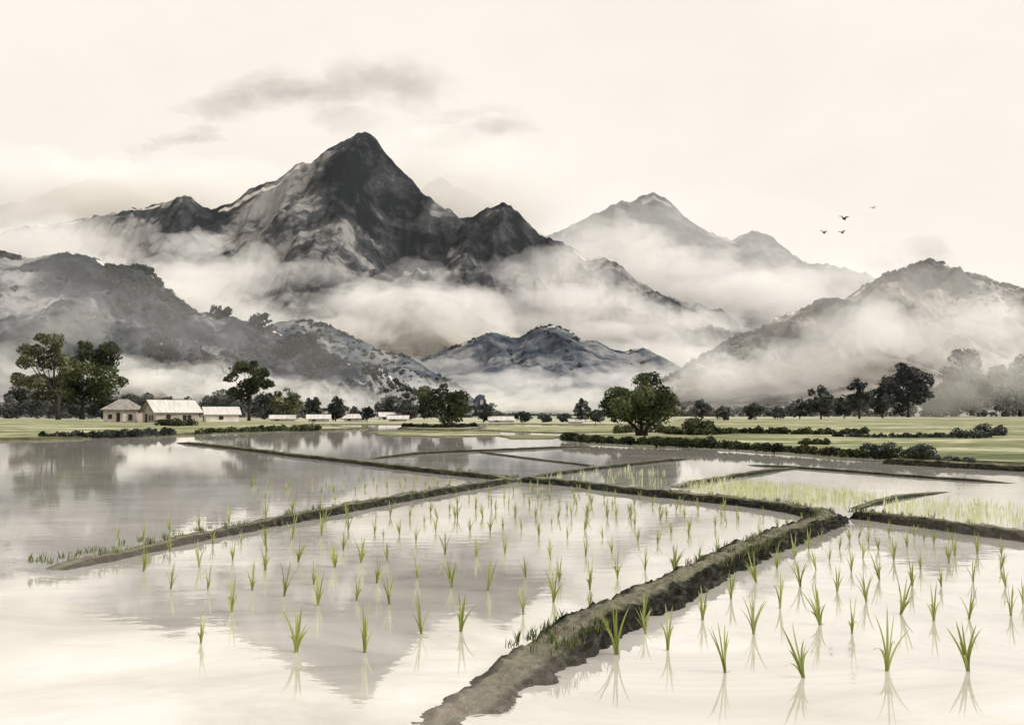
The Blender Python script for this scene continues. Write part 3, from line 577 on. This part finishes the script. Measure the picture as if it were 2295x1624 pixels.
# ------------------------------------------------------------------ houses
def house(px, by, label, Lg, Wd, eave, ridge, rot, roof, wall, hip=False, gable=None, openings=(), group='farmhouses on the left bank', z=.25, over=.55, ornament=False):
    """Lg along local x, Wd along local y; openings: (face, position along it, width, sill, head, kind)"""
    root = tag(empty('farmhouse', G(px, by, z), rot), label, 'house', group); hx, hy = Lg / 2, Wd / 2
    w = MB(); w.add([(-hx,-hy,-.2),(hx,-hy,-.2),(hx,hy,-.2),(-hx,hy,-.2),(-hx,-hy,eave),(hx,-hy,eave),(hx,hy,eave),(-hx,hy,eave)],
                    [(0,1,5,4),(1,2,6,5),(2,3,7,6),(3,0,4,7),(4,5,6,7)]); w.build('wall', wall, root)
    th = .14; ox, oy = hx + over, hy + over; e = eave - .12
    if hip:
        k = hx * .30; V = [(-ox,-oy,e),(ox,-oy,e),(ox,oy,e),(-ox,oy,e),(-k,0,ridge),(k,0,ridge)]
        Fc = [(0,1,5,4),(1,2,5),(2,3,4,5),(3,0,4)]
        V2 = [(x, y, zz - th) for x, y, zz in V]; r_ = MB(); r_.add(V + V2, Fc + [tuple(6 + i for i in f[::-1]) for f in Fc] + [(0,6,7,1),(1,7,8,2),(2,8,9,3),(3,9,6,0)])
        rf = r_.build('roof', roof, root)
    else:
        for sx in (-1, 1):
            g = MB(); x = sx * (hx - .02); g.add([(x,-hy,eave),(x,hy,eave),(x,0,ridge-.16)], [(0,1,2) if sx > 0 else (2,1,0)])
            g.build('gable', gable or wall, root)
        V = [(-ox,-oy,e),(ox,-oy,e),(ox,0,ridge),(-ox,0,ridge),(-ox,oy,e),(ox,oy,e)]; V2 = [(x, y, zz - th) for x, y, zz in V]
        Fc = [(0,1,2,3),(3,2,5,4)]; r_ = MB()
        r_.add(V + V2, Fc + [tuple(6 + i for i in f[::-1]) for f in Fc] + [(1,0,6,7),(4,5,11,10),(0,3,9,6),(3,4,10,9),(2,1,7,8),(5,2,8,11)])
        rf = r_.build('roof', roof, root)
        for sx in (-1, 1):
            bb = MB(); x0 = sx * (ox + .003); x1 = sx * (ox + .06); xa, xb = min(x0, x1), max(x0, x1)
            for sy in (-1, 1):
                y0, y1 = sy * oy, 0
                v = [(xa,y0,e-.26),(xb,y0,e-.26),(xb,y0,e+.03),(xa,y0,e+.03),(xa,y1,ridge-.26),(xb,y1,ridge-.26),(xb,y1,ridge+.03),(xa,y1,ridge+.03)]
                bb.add(v, [(0,1,2,3),(7,6,5,4),(0,4,5,1),(1,5,6,2),(2,6,7,3),(3,7,4,0)])
            bb.build('bargeboard', M['timber'], rf)
    rd = MB(); rl = hx * .30 if hip else ox
    rd.tube([(-rl, 0, ridge + .02), (rl, 0, ridge + .02)], [.10, .10], 6); rd.build('ridge_cap', roof if hip else M['timber'], rf)
    if ornament:
        q = MB(); q.box(-.25, .25, -.25, .25, ridge + .05, ridge + .55); q.tube([(0, 0, ridge + .55), (.0, 0, ridge + .95)], [.2, .03], 6); q.build('finial', M['timber'], rf)
    for face, pos, ow, s0, s1, kind in openings:
        def boxat(m_, p0, p1, z0, z1, d0, d1):
            if face == 'front': m_.box(p0, p1, -hy - d1, -hy - d0, z0, z1)
            else: m_.box(-hx - d1, -hx - d0, p0, p1, z0, z1)
        f_ = MB(); fr = .09
        if kind == 'window':
            boxat(f_, pos - ow/2 - fr, pos + ow/2 + fr, s1, s1 + fr, .003, .09); boxat(f_, pos - ow/2 - fr, pos + ow/2 + fr, s0 - fr, s0, .003, .12)
            boxat(f_, pos - ow/2 - fr, pos - ow/2, s0 + .003, s1 - .003, .003, .09); boxat(f_, pos + ow/2, pos + ow/2 + fr, s0 + .003, s1 - .003, .003, .09)
            wo = f_.build('window', M['timber'], root); p_ = MB(); boxat(p_, pos - ow/2 + .003, pos + ow/2 - .003, s0 + .004, s1 - .004, .004, .05); p_.build('pane', M['pane'], wo)
        else:
            boxat(f_, pos - ow/2, pos + ow/2, s0, s1, .004, .07); do = f_.build('door', M['pane'] if kind == 'door' else M['wall_pale'], root)
            h_ = MB(); boxat(h_, pos + ow*.28, pos + ow*.36, (s0+s1)/2 - .08, (s0+s1)/2 + .08, .073, .12); h_.build('handle', M['timber'], do)
    return root
U = G(300, 946, .25)[1] / F
house(276, 946, 'small square farmhouse with a hipped grey roof', 70*U, 56*U, 30*U, 51*U, math.radians(8), M['roof_grey'], M['wall'], True,
      openings=[('front', -.3, .75, .2, 2.1, 'door'), ('front', 1.0, .8, .2, 2.0, 'pale_door'), ('front', 2.2, .6, .6, 1.7, 'window'), ('front', -2.0, .6, .9, 1.7, 'window')])
house(382, 946.5, 'large gabled farmhouse with a long pale roof and a roof finial', 92*U, 92*U, 24*U, 50*U, math.radians(38), M['roof_pale'], M['wall'], gable=M['wall'], over=.7, ornament=True,
      openings=[('side', 1.9, 1.5, .1, 1.9, 'door'), ('side', -.6, .5, .6, 1.5, 'window'), ('side', -2.3, .4, .5, 1.6, 'window'), ('front', -1.9, .7, .9, 1.6, 'window'), ('front', 1.5, .6, .7, 1.5, 'window'), ('front', 2.5, .6, .7, 1.5, 'window')])
house(494, 944.5, 'low farmhouse with a pale roof and whitish walls', 74*U, 62*U, 19*U, 36*U, math.radians(26), M['roof_pale'], M['wall_pale'], gable=M['wall_dark'], over=.6,
      openings=[('side', 1.0, 1.1, .1, 1.4, 'door'), ('front', -.3, .8, .6, 1.2, 'window'), ('front', 2.2, .5, .1, 1.3, 'pale_door')])
for px, by, wpx, hpx, rot, lb in [(634, 944, 56, 15, .15, 'far white roofed house just past the left trees'), (714, 945, 50, 17, .2, 'far pale house half hidden by a round dark tree'),
                              (793, 944, 46, 17, .1, 'far white house with a low broad roof in the hamlet'), (866, 941, 34, 18, .3, 'far white roofed house under the soft grey tree'),
                              (893, 944, 44, 14, .05, 'long low far house in front of the hamlet'), (1124, 947, 58, 15, .1, 'pale long house in mid valley'), (1290, 948, 30, 11, .1, 'tiny pale house left of the central tree')]:
    u = G(px, by, .13)[1] / F
    house(px, by, lb, wpx*u*.92, 26*u, hpx*u*.5, hpx*u, rot, M['roof_pale'], M['wall_pale'], group='houses of the distant hamlet', z=.13, over=.5, openings=[('front', -wpx*u*.2, .9, .2, hpx*u*.4, 'door'), ('front', wpx*u*.15, 1.0, .6, hpx*u*.4, 'window')])

# ------------------------------------------------------------------ rice
def seedling_mesh(k):
    r = np.random.default_rng(300 + k); V = []; Fc = []; T = []
    nb = int(r.integers(5, 10)); ang0 = r.uniform(0, 6.28)
    for b in range(nb):
        main = b < 2
        h = r.uniform(.82, 1.0) if main else r.uniform(.5, .9); lean = r.uniform(.03, .14) if main else r.uniform(.13, .35)
        az = ang0 + b * 2.4 + r.uniform(-.4, .4); dx, dy = math.cos(az), math.sin(az) * .7
        wd = r.uniform(.027, .037); fa = r.uniform(-.7, .7); sx, sy = math.cos(fa), math.sin(fa); tt = r.uniform(.0, .9); n0 = len(V); seg = 7
        droop = (r.uniform(.3, .75) if r.random() < .3 else r.uniform(0, .2)) if not main else 0
        for s in range(seg + 1):
            q = s / seg; o_ = lean * q ** 1.7 + .012
            p = np.array([dx * o_, dy * o_, h * (q - droop * q ** 3)])
            ww = wd * (.55 + .9 * q) * (1 - q) ** .75 if q < 1 else 0
            ww = min(ww, wd * .62)
            V += [tuple(p - np.array([sx, sy, 0]) * ww), tuple(p + np.array([sy, -sx, 0]) * ww * .35), tuple(p + np.array([sx, sy, 0]) * ww)]; T += [tt + .25 * q] * 3
        for s in range(seg):
            i = n0 + s * 3; Fc += [(i, i+1, i+4, i+3), (i+1, i+2, i+5, i+4)]
    for b in range(int(r.integers(1, 4))):   # bent dead blades lying at the waterline
        az = r.uniform(0, 6.28); l = r.uniform(.08, .2); n0 = len(V); d = np.array([math.cos(az), math.sin(az), 0]); s_ = np.array([-d[1], d[0], 0]) * .012
        V += [tuple(d * .02 + s_ + [0,0,.012]), tuple(d * .02 - s_ + [0,0,.012]), tuple(d * l + [0,0,.03])]; T += [0, 0, 0]; Fc.append((n0, n0+1, n0+2))
    me = bpy.data.meshes.new('rice_seedling'); me.from_pydata(V, [], Fc); me.update(); me.materials.append(M['rice'])
    a = me.attributes.new('tint', 'FLOAT', 'POINT'); a.data.foreach_set('value', np.clip(T, 0, 1).astype(np.float32)); return me
SEED = [seedling_mesh(k) for k in range(12)]
c6 = lambda x, y, h: (1464.3 + x * .3743, 1016.1 + y * .3743, h * .3743)
c5 = lambda x, y, h: (747.1 + x * .411, 956.3 + y * .411, h * .411)
c4 = lambda x, y, h: (x * .33855, 956.3 + y * .33855, h * .33855)
R_ = [c6(*q) for q in [(85,1175,280),(430,1310,290),(900,1340,265),(1400,1300,330),(1885,1300,295),(295,995,210),(600,1080,250),(1000,1025,260),(1190,1075,205),(1680,1000,190),(1890,990,215),(2140,970,185),
     (760,925,210),(465,870,180),(615,768,170),(740,685,140),(880,795,165),(1100,825,165),(1275,885,205),(1480,960,225),(1725,795,150),(1550,790,150),(1915,765,150),(2110,795,135),(975,695,130),(1185,705,115),
     (1355,755,145),(1600,690,160),(1770,655,115),(1805,610,140),(2080,690,110),(2085,605,110),(845,625,140),(930,570,110),(1055,640,110),(1115,570,95),(1255,625,125),(1440,640,140),(1350,575,110),(1520,560,120),
     (1680,540,100),(1410,480,90),(1560,500,85),(1175,520,100),(1230,510,90),(1290,460,80),(1000,520,75),(1940,600,130),(2215,900,150),(1290,540,80),(1620,520,80),(1770,520,80)]] + [c5(1545,1240,265), c5(1690,1080,190), (1447, 1420, 62)]
Mi = [c6(*q) for q in [(125,705,170),(270,640,130),(385,600,120),(210,490,90),(370,440,75),(640,500,110),(745,450,90),(800,440,80),(510,400,60),(25,540,80),(110,470,60),(440,420,55),(890,390,50),(640,400,40)]] + \
     [c5(*q) for q in [(170,1230,245),(480,1125,215),(695,1115,245),(1035,1020,180),(305,965,175),(125,945,140),(460,825,135),(645,875,155),(840,890,185),(1050,820,135),(1200,955,195),(1400,885,180),(1550,825,155),
     (1700,780,135),(1860,790,150),(1185,725,135),(1375,705,110),(1520,690,95),(780,710,115),(610,695,130),(935,690,105),(295,730,105),(150,740,155),(10,765,125),(1120,595,95),(1275,605,85),(1370,560,100),(1470,605,80),
     (450,630,100),(360,585,90),(225,580,110),(80,570,110),(560,570,80),(745,570,90),(855,570,110),(925,560,90),(1190,530,60),(1025,560,80),(1660,620,75),(1770,610,60),(1840,580,60),(1940,570,85),(495,525,60),(275,600,50),
     (1215,1085,100),(1395,985,110)]] + [c4(*q) for q in [(1960,1490,295),(1330,1430,225),(1535,1225,205),(1130,1070,175),(950,955,205),(1320,930,175),(780,860,110),(1540,880,125),(1670,1080,185),(1880,1120,235),(2105,1180,215),
     (1765,820,190),(1975,890,165),(2215,930,175),(2130,720,140),(1935,740,160),(1125,830,120),(1600,770,90)]]
rr = np.random.default_rng(77)
for _ in range(900):                         # fill the thin places of the planted rows
    if len(Mi) > 112: break
    y = rr.uniform(1155, 1330); x = rr.uniform(330, 1600)
    if x > 1640 - (y - 1240) * 2.6 - 60 or x < 760 - (y - 1130) * 5.2 + 60: continue
    if min(math.hypot((q[0] - x), (q[1] - y) * 1.6) for q in Mi) < 46 + (y - 1150) * .16: continue
    Mi.append((x, y, (y - HOR) * rr.uniform(.13, .17)))
for row in range(6):                         # the far rows of the middle paddy, small and faint
    y = 1092 + row * 13.5; x0 = 1145 - (y - 1080) * 3.6; x1 = 1190 + (y - 1080) * 7.4
    n = int((x1 - x0) / (30 + row * 6))
    for i in range(n):
        x = x0 + 34 + (i + .5 + rr.uniform(-.3, .3)) * (x1 - x0 - 70) / n; Mi.append((x, y + rr.uniform(-3, 3), 19 + row * 2.6))
Lf = [(765 + rr.uniform(-6, 6) + i * 27, 1104 - i * 2.4 + rr.uniform(-4, 4), 20) for i in range(10)] + [(700 + i * 34 + rr.uniform(-6, 6), 1088 - i * 1.2 + rr.uniform(-6, 6), 17) for i in range(9)] + [(rr.uniform(560, 760) , rr.uniform(1085, 1125), 20) for i in range(14)] + \
     [(q[0], q[1], q[2]) for q in [c4(780,740,100), c4(945,740,120), c4(1320,660,110), c4(1515,640,130), c4(1760,600,120), c4(1935,560,110), c4(1125,690,110), c4(2120,545,90)]]
names = {}
def lab(px, py, h, where):
    if where == 'right':
        if py > 1490: return None
        return ('rice seedling in the front rows of the right hand paddy' if py > 1380 else 'rice seedling in the middle rows of the right hand paddy' if py > 1270 else 'small rice seedling below the right junction bund')
    if where == 'middle':
        if py > 1430: return None
        return ('rice seedling in the front rows of the middle paddy' if py > 1310 else 'rice seedling halfway across the middle paddy' if py > 1200 else 'tiny rice seedling in the far rows of the middle paddy')
    return 'tiny rice seedling in the water behind the left bund'
SPECIAL = {('right', 1496): 'tall rice seedling just right of the near bund end', }
i = 0
uniq_r = ['rice seedling at the bottom right, third from the near bund', 'lowest rice seedling in the right hand paddy', 'tallest rice seedling near the bottom right corner', 'rice seedling closest to the bottom right corner']
uniq_m = []
FRONT = []
for where, lst in (('right', R_), ('middle', Mi), ('left', Lf)):
    for (px, py, h) in lst:
        p = G(px, py, 0); u = p[1] / F
        o = bpy.data.objects.new('rice_seedling', SEED[i % 12]); COL.objects.link(o)
        o.location = (p[0], p[1], -.01); s = h * u * rr.uniform(1.04, 1.26); o.scale = (s * rr.uniform(.85, 1.1), s, s); o.rotation_euler = (0, 0, rr.choice([0, math.pi]) + rr.uniform(-.5, .5)); o.rotation_euler.x = rr.normal() * .07; o.rotation_euler.y = rr.normal() * .09
        tag(o, lab(px, py, h, where) or '?', 'rice seedling', {'right': 'rice seedlings in the right hand paddy', 'middle': 'rice seedlings in the middle paddy', 'left': 'rice seedlings behind the left bund'}[where])
        if o['label'] == '?': FRONT.append((where, px, py, o))
        i += 1

def blades(name, pts, hgt, mat, label, r, per=4, wid=.018, cat='grass', spread=.10):
    n = len(pts); P = np.repeat(np.array(pts), per, 0); N = len(P)
    az = r.uniform(0, 6.28, N); h = hgt * r.uniform(.5, 1.1, N) if np.isscalar(hgt) else np.repeat(hgt, per) * r.uniform(.5, 1.1, N)
    base = P + np.column_stack([r.normal(size=N) * spread * .4, r.normal(size=N) * spread * .4, np.zeros(N)])
    tip = base + np.column_stack([np.cos(az) * h * .35, np.sin(az) * h * .35, h]); mid = base * .5 + tip * .5 - np.column_stack([np.cos(az), np.sin(az), -np.ones(N) * .5]) * (h * .07)[:, None]
    fa = r.uniform(-.8, .8, N); sd = np.column_stack([np.cos(fa), np.sin(fa), np.zeros(N)]) * (h * wid / .3 * .5)[:, None]
    V = np.stack([base - sd, base + sd, mid + sd * .8, tip, mid - sd * .8], 1).reshape(-1, 3); T = np.repeat(r.uniform(.1, .9, N), 5)
    Fc = [(5*k, 5*k+1, 5*k+2, 5*k+3, 5*k+4) for k in range(N)]
    o = mesh(name, V, Fc, mat, None, False, {'tint': T}); return tag(o, label, cat, kind='stuff')
def inpoly(x, y, P):
    c = False
    for (a, b), (d, e) in zip(P, P[1:] + P[:1]):
        if (b > y) != (e > y) and x < (d - a) * (y - b) / (e - b) + a: c = not c
    return c
def fill(poly, n, r):
    W_ = [G(x, y, 0)[:2] for x, y in poly]; xs = [p[0] for p in W_]; ys = [p[1] for p in W_]; o = []
    while len(o) < n:
        x, y = r.uniform(min(xs), max(xs)), r.uniform(min(ys), max(ys))
        if inpoly(x, y, W_): o.append((x, y, 0.0))
    return o
blades('young_rice', fill([(1515, 1092), (1603, 1075), (1726, 1084), (1857, 1100), (1990, 1114), (1900, 1136), (1801, 1128), (1651, 1112)], 430, np.random.default_rng(5)), .25, M['youngrice'],
       'pale green strip of densely sown young rice behind the straight bund', np.random.default_rng(6), 3, .022, 'young rice', .2)
blades('young_rice', fill([(1985, 1124), (2150, 1122), (2360, 1140), (2360, 1192), (2150, 1170), (1960, 1146)], 250, np.random.default_rng(8)), .22, M['youngrice'],
       'pale green patch of young rice near the right edge', np.random.default_rng(9), 3, .022, 'young rice', .2)
blades('young_rice', fill([(1210, 1073), (1330, 1053), (1420, 1046), (1500, 1060), (1480, 1092), (1340, 1078)], 45, np.random.default_rng(11)), .22, M['youngrice'],
       'thin young rice behind the middle junction', np.random.default_rng(12), 4, .022, 'young rice', .2)
tp = []; r = np.random.default_rng(15); th_ = []
for k, (P, nr, w, hg) in enumerate(BUNDS):
    L_ = len(P)
    for q in range(int(L_ * ((2.6 if k else 1.6) if k < 5 else 1.0))):
        j = r.integers(0, L_); s = r.choice([-1, -1, 1, 1, 0]) * r.uniform(.6, 1.0)
        if fbm(np.array([[P[j][0] * .5, P[j][1] * .5, k]]), 2, 3)[0] < -.05: continue
        c = P[j] + nr[j] * s * w / 2
        if k == 0 and P[j][1] < 9.6: continue
        tp.append((c[0], c[1], hg * .8)); th_.append(r.uniform(.05, .17) * (1 if k < 5 else .6))
blades('grass', tp, np.array(th_), M['tuft'], 'short grass tufts fringing the earthen bunds', r, 6, .03, 'grass', .1)

# ------------------------------------------------------------------ birds
def bird(px, py, wpx, label, mat, Y=75, roll=0, flap=.42):
    c = AT(px, py, Y); s = wpx * Y / F / 2; V = []; Fc = []
    secs = 13; wing = []
    for i in range(secs):                    # one continuous skin: left wing tip - body - right wing tip
        q = i / (secs - 1) * 2 - 1; a = abs(q)
        z = flap * (math.sin(min(a, .62) / .62 * math.pi / 2) * 1.0 - max(0, a - .55) * .35) ; ch = .24 * (1 - a) ** .5 * (1 if a > .12 else 1.0) + .02
        th = .075 * (1 - a) ** .8 + .06 * math.exp(-(q / .13) ** 2) + .02; yo = -.10 * a ** 2
        for (dy, dz) in ((ch, 0), (ch * .3, th), (-ch, th * .15), (-ch * .2, -th)):
            V.append((q, -(dy + yo), z + dz))
    for i in range(secs - 1):
        for k in range(4): Fc.append((i*4+k, i*4+(k+1) % 4, (i+1)*4+(k+1) % 4, (i+1)*4+k))
    Fc += [(3, 2, 1, 0), tuple((secs - 1) * 4 + k for k in range(4))]
    m_ = MB(); m_.add(V, Fc); o = m_.build('bird', mat, None, True)
    # head and tail drawn out of the body's middle section
    me = o.data; mid = secs // 2 * 4
    me.vertices[mid].co.y -= .32; me.vertices[mid].co.z += .03; me.vertices[mid + 2].co.y += .30
    o.location = c; o.scale = (s, s, s); o.rotation_euler = (.55, roll, .3)
    return tag(o, label, 'bird', 'birds gliding over the right hill')
bird(1891, 491, 29, 'largest dark bird with wings spread wide at the top of the three', M['bird'])
bird(1846, 522, 22, 'dark bird flying at the left of the flock', M['bird'], 90)
bird(1887, 522, 20, 'dark bird directly below the largest bird', M['bird'], 90, -.25)
bird(1957, 466, 20, 'faint grey bird highest and apart from the flock', M['bird_pale'], 140, -.2, .25)

# ------------------------------------------------------------------ mist, clouds, haze
def lump(name, px, py, Y, rx, rz, ry, mat, seed, amp=.35, sub=5, parent=None, fr=1.6):
    import bmesh
    bm = bmesh.new(); bmesh.ops.create_icosphere(bm, subdivisions=sub, radius=1)
    v = np.array([q.co[:] for q in bm.verts]); c = np.array(AT(px, py, Y)); u = Y / F
    sc = np.array([rx * u, ry, rz * u]); q = v * np.array([rx / max(rz, 1), 1, 1]) * .8
    d = 1 + amp * (fbm(q * fr + seed * 3.1, 5, seed, .58) * 1.2)
    p = v * d[:, None] * sc
    for a, b in zip(bm.verts, p): a.co = b
    me = bpy.data.meshes.new(name); bm.to_mesh(me); bm.free(); me.materials.append(mat)
    o = bpy.data.objects.new(name, me); COL.objects.link(o)
    if parent: o.parent = parent
    else: o.location = c
    return o
MISTC = (1, .993, .978)
def mist(label, path, Y, rx, rz, n, tau, seed, dy=.12, amp=.5, sy=0, name='mist', cat='mist', col=None, group='mist banks in the valley'):
    """a bank of overlapping soft puffs of even density along a line of picture points at depth Y"""
    r = np.random.default_rng(seed); mid = path[len(path) // 2]; c0 = np.array(AT(mid[0], mid[1], Y))
    root = tag(empty(name, c0), label, cat, group, 'stuff')
    xs = np.linspace(0, len(path) - 1, n)
    for k, q in enumerate(xs):
        x = np.interp(q, range(len(path)), [p[0] for p in path]) + r.uniform(-.3, .3) * rx[0]; y = np.interp(q, range(len(path)), [p[1] for p in path]) + (r.normal() * sy if sy else r.uniform(-.45, .45) * rz[1])
        yy = Y * (1 + r.uniform(-dy, dy)); ax = r.uniform(*rx); az = r.uniform(*rz); ry = .7 * az * yy / F
        m_ = m_vol(name, col or MISTC, tau * r.uniform(.6, 1.3) / (2 * ry))
        o = lump(name + '_puff', x, y, yy, ax, az, ry, m_, seed * 50 + k, amp, 4, None, 1.9); o.location = Vector(o.location) - Vector(c0); o.parent = root
mist('broad mist bank lying below the main ridge', [(330, 625), (480, 640), (600, 645), (720, 680), (860, 725), (1000, 725), (1150, 705), (1300, 705), (1450, 745), (1620, 790)], 2450, (60, 150), (26, 78), 64, .42, 1, .07, .6, 46)
mist('lower mist bank hiding the foot of the main ridge', [(450, 730), (700, 785), (950, 800), (1200, 795), (1500, 830), (1700, 850)], 2380, (130, 240), (40, 80), 18, .9, 2, .05, .5, 24)
mist('veil of mist over the far left end of the main ridge', [(-90, 560), (0, 545), (90, 530), (170, 560)], 2500, (90, 150), (50, 80), 9, .32, 15, .04, .5, 26)
mist('mist bank behind the left hill summit', [(-40, 640), (120, 625), (250, 625), (380, 650), (520, 700), (600, 725)], 1750, (60, 130), (24, 58), 26, .36, 3, .1, .6, 26)
mist('thin mist bank under the right double peak', [(1230, 600), (1380, 590), (1500, 630), (1650, 640), (1800, 660), (1980, 700), (2150, 720)], 3500, (80, 170), (30, 74), 34, .4, 4, .05, .6, 36)
mist('thin veil of mist before the right double peak', [(1350, 560), (1700, 600)], 3650, (300, 340), (130, 150), 3, .22, 12, .01)
mist('veil of mist before the farthest peak', [(940, 440), (1080, 470)], 5400, (240, 280), (110, 130), 3, .9, 13, .02, col=(.94, .93, .91))
mist('veil of mist before the faint upper left shoulder', [(60, 470), (240, 450), (420, 480)], 5300, (260, 300), (110, 120), 4, 1.3, 14, .02, col=(.93, .92, .90))
mist('mist bank across the mid valley floor', [(640, 850), (820, 880), (980, 895), (1150, 905), (1320, 900), (1480, 895), (1620, 885)], 950, (60, 140), (16, 36), 26, .42, 5, .1, .6, 12)
mist('mist bank round the foot of the middle hill', [(940, 840), (1100, 850), (1250, 870), (1400, 855), (1520, 870)], 1250, (50, 110), (20, 42), 18, .42, 6, .04, .6, 20)
mist('mist bank before the tan knoll', [(720, 735), (830, 700), (930, 690), (1040, 720), (1140, 770)], 1930, (70, 130), (30, 66), 14, .42, 16, .03, .6, 22)
mist('mist bank along the foot of the right hill', [(1540, 870), (1660, 850), (1790, 825), (1900, 785), (2020, 765), (2150, 745), (2320, 760)], 590, (50, 110), (30, 76), 44, .33, 7, .06, .6, 34)
mist('mist bank behind the farmhouses', [(120, 855), (230, 850), (330, 862), (430, 875), (560, 885), (700, 895), (860, 905)], 390, (50, 110), (16, 42), 28, .42, 8, .06, .6, 18)
mist('mist patch at the left edge of the hill', [(-20, 820), (40, 780), (120, 750), (200, 745)], 395, (50, 90), (30, 60), 9, .14, 9, .03, .6, 20)
mist('thin veil of mist before the left hill', [(0, 660), (150, 650), (300, 690), (450, 750), (600, 790), (760, 840)], 398, (140, 230), (80, 125), 10, .07, 21, .015, .5, 20)
mist('thin veil of mist before the right hill', [(1640, 790), (1800, 730), (1950, 670), (2100, 640), (2280, 680)], 610, (120, 200), (60, 105), 10, .10, 22, .015, .5, 20)
mist('mist patch over the far right trees', [(2080, 905), (2150, 870), (2220, 840), (2310, 850)], 404, (50, 90), (34, 64), 14, .13, 10, .015, .6, 20)
def cloud(label, path, rx, rz, n, tau, seed):
    mist(label, path, 8600, rx, rz, n, tau, seed, .015, .75, rz[1] * .45, 'cloud', 'cloud', (.52, .495, .46), 'grey cloud wisps')
cloud('grey cloud wisp high above the main ridge', [(470, 238), (560, 215), (640, 195), (720, 225), (780, 245)], (45, 95), (16, 40), 18, .19, 61)
cloud('fainter cloud wisp right of the grey one', [(770, 225), (840, 180), (910, 175), (960, 230)], (55, 95), (28, 52), 11, .16, 62)
cloud('cloud wisp right of the main peak', [(960, 320), (1030, 305), (1110, 290), (1190, 272)], (40, 80), (16, 34), 12, .20, 63)
cloud('small faint cloud wisp above the gap right of the main peak', [(1010, 262), (1080, 246), (1130, 236)], (30, 60), (8, 16), 5, .12, 66)
cloud('thin low cloud streak at upper left', [(310, 338), (380, 318), (440, 300), (475, 290)], (30, 60), (7, 15), 8, .2, 64)
cloud('pale cloud puff behind the right hill peak', [(1970, 600), (2030, 580), (2080, 575), (2110, 600)], (40, 60), (26, 40), 7, .14, 65)

hz = MB(); hz.box(-6900, 6900, -50, 7150, -1.6, 1500)
tag(hz.build('haze', m_vol('valley_haze', (1, .995, .985), 7e-6)), 'pale haze filling the valley air', 'haze', kind='stuff')

# the front seedlings, told apart by where they stand
rank = {}
for where in ('right', 'middle'):
    ls = sorted([q for q in FRONT if q[0] == where], key=lambda q: q[1])
    ords = ['first', 'second', 'third', 'fourth', 'fifth', 'sixth', 'seventh']
    for k, q in enumerate(ls):
        q[3]['label'] = f"big rice seedling, {ords[k]} from the left in the bottom row of the {'right hand' if where == 'right' else 'middle'} paddy"
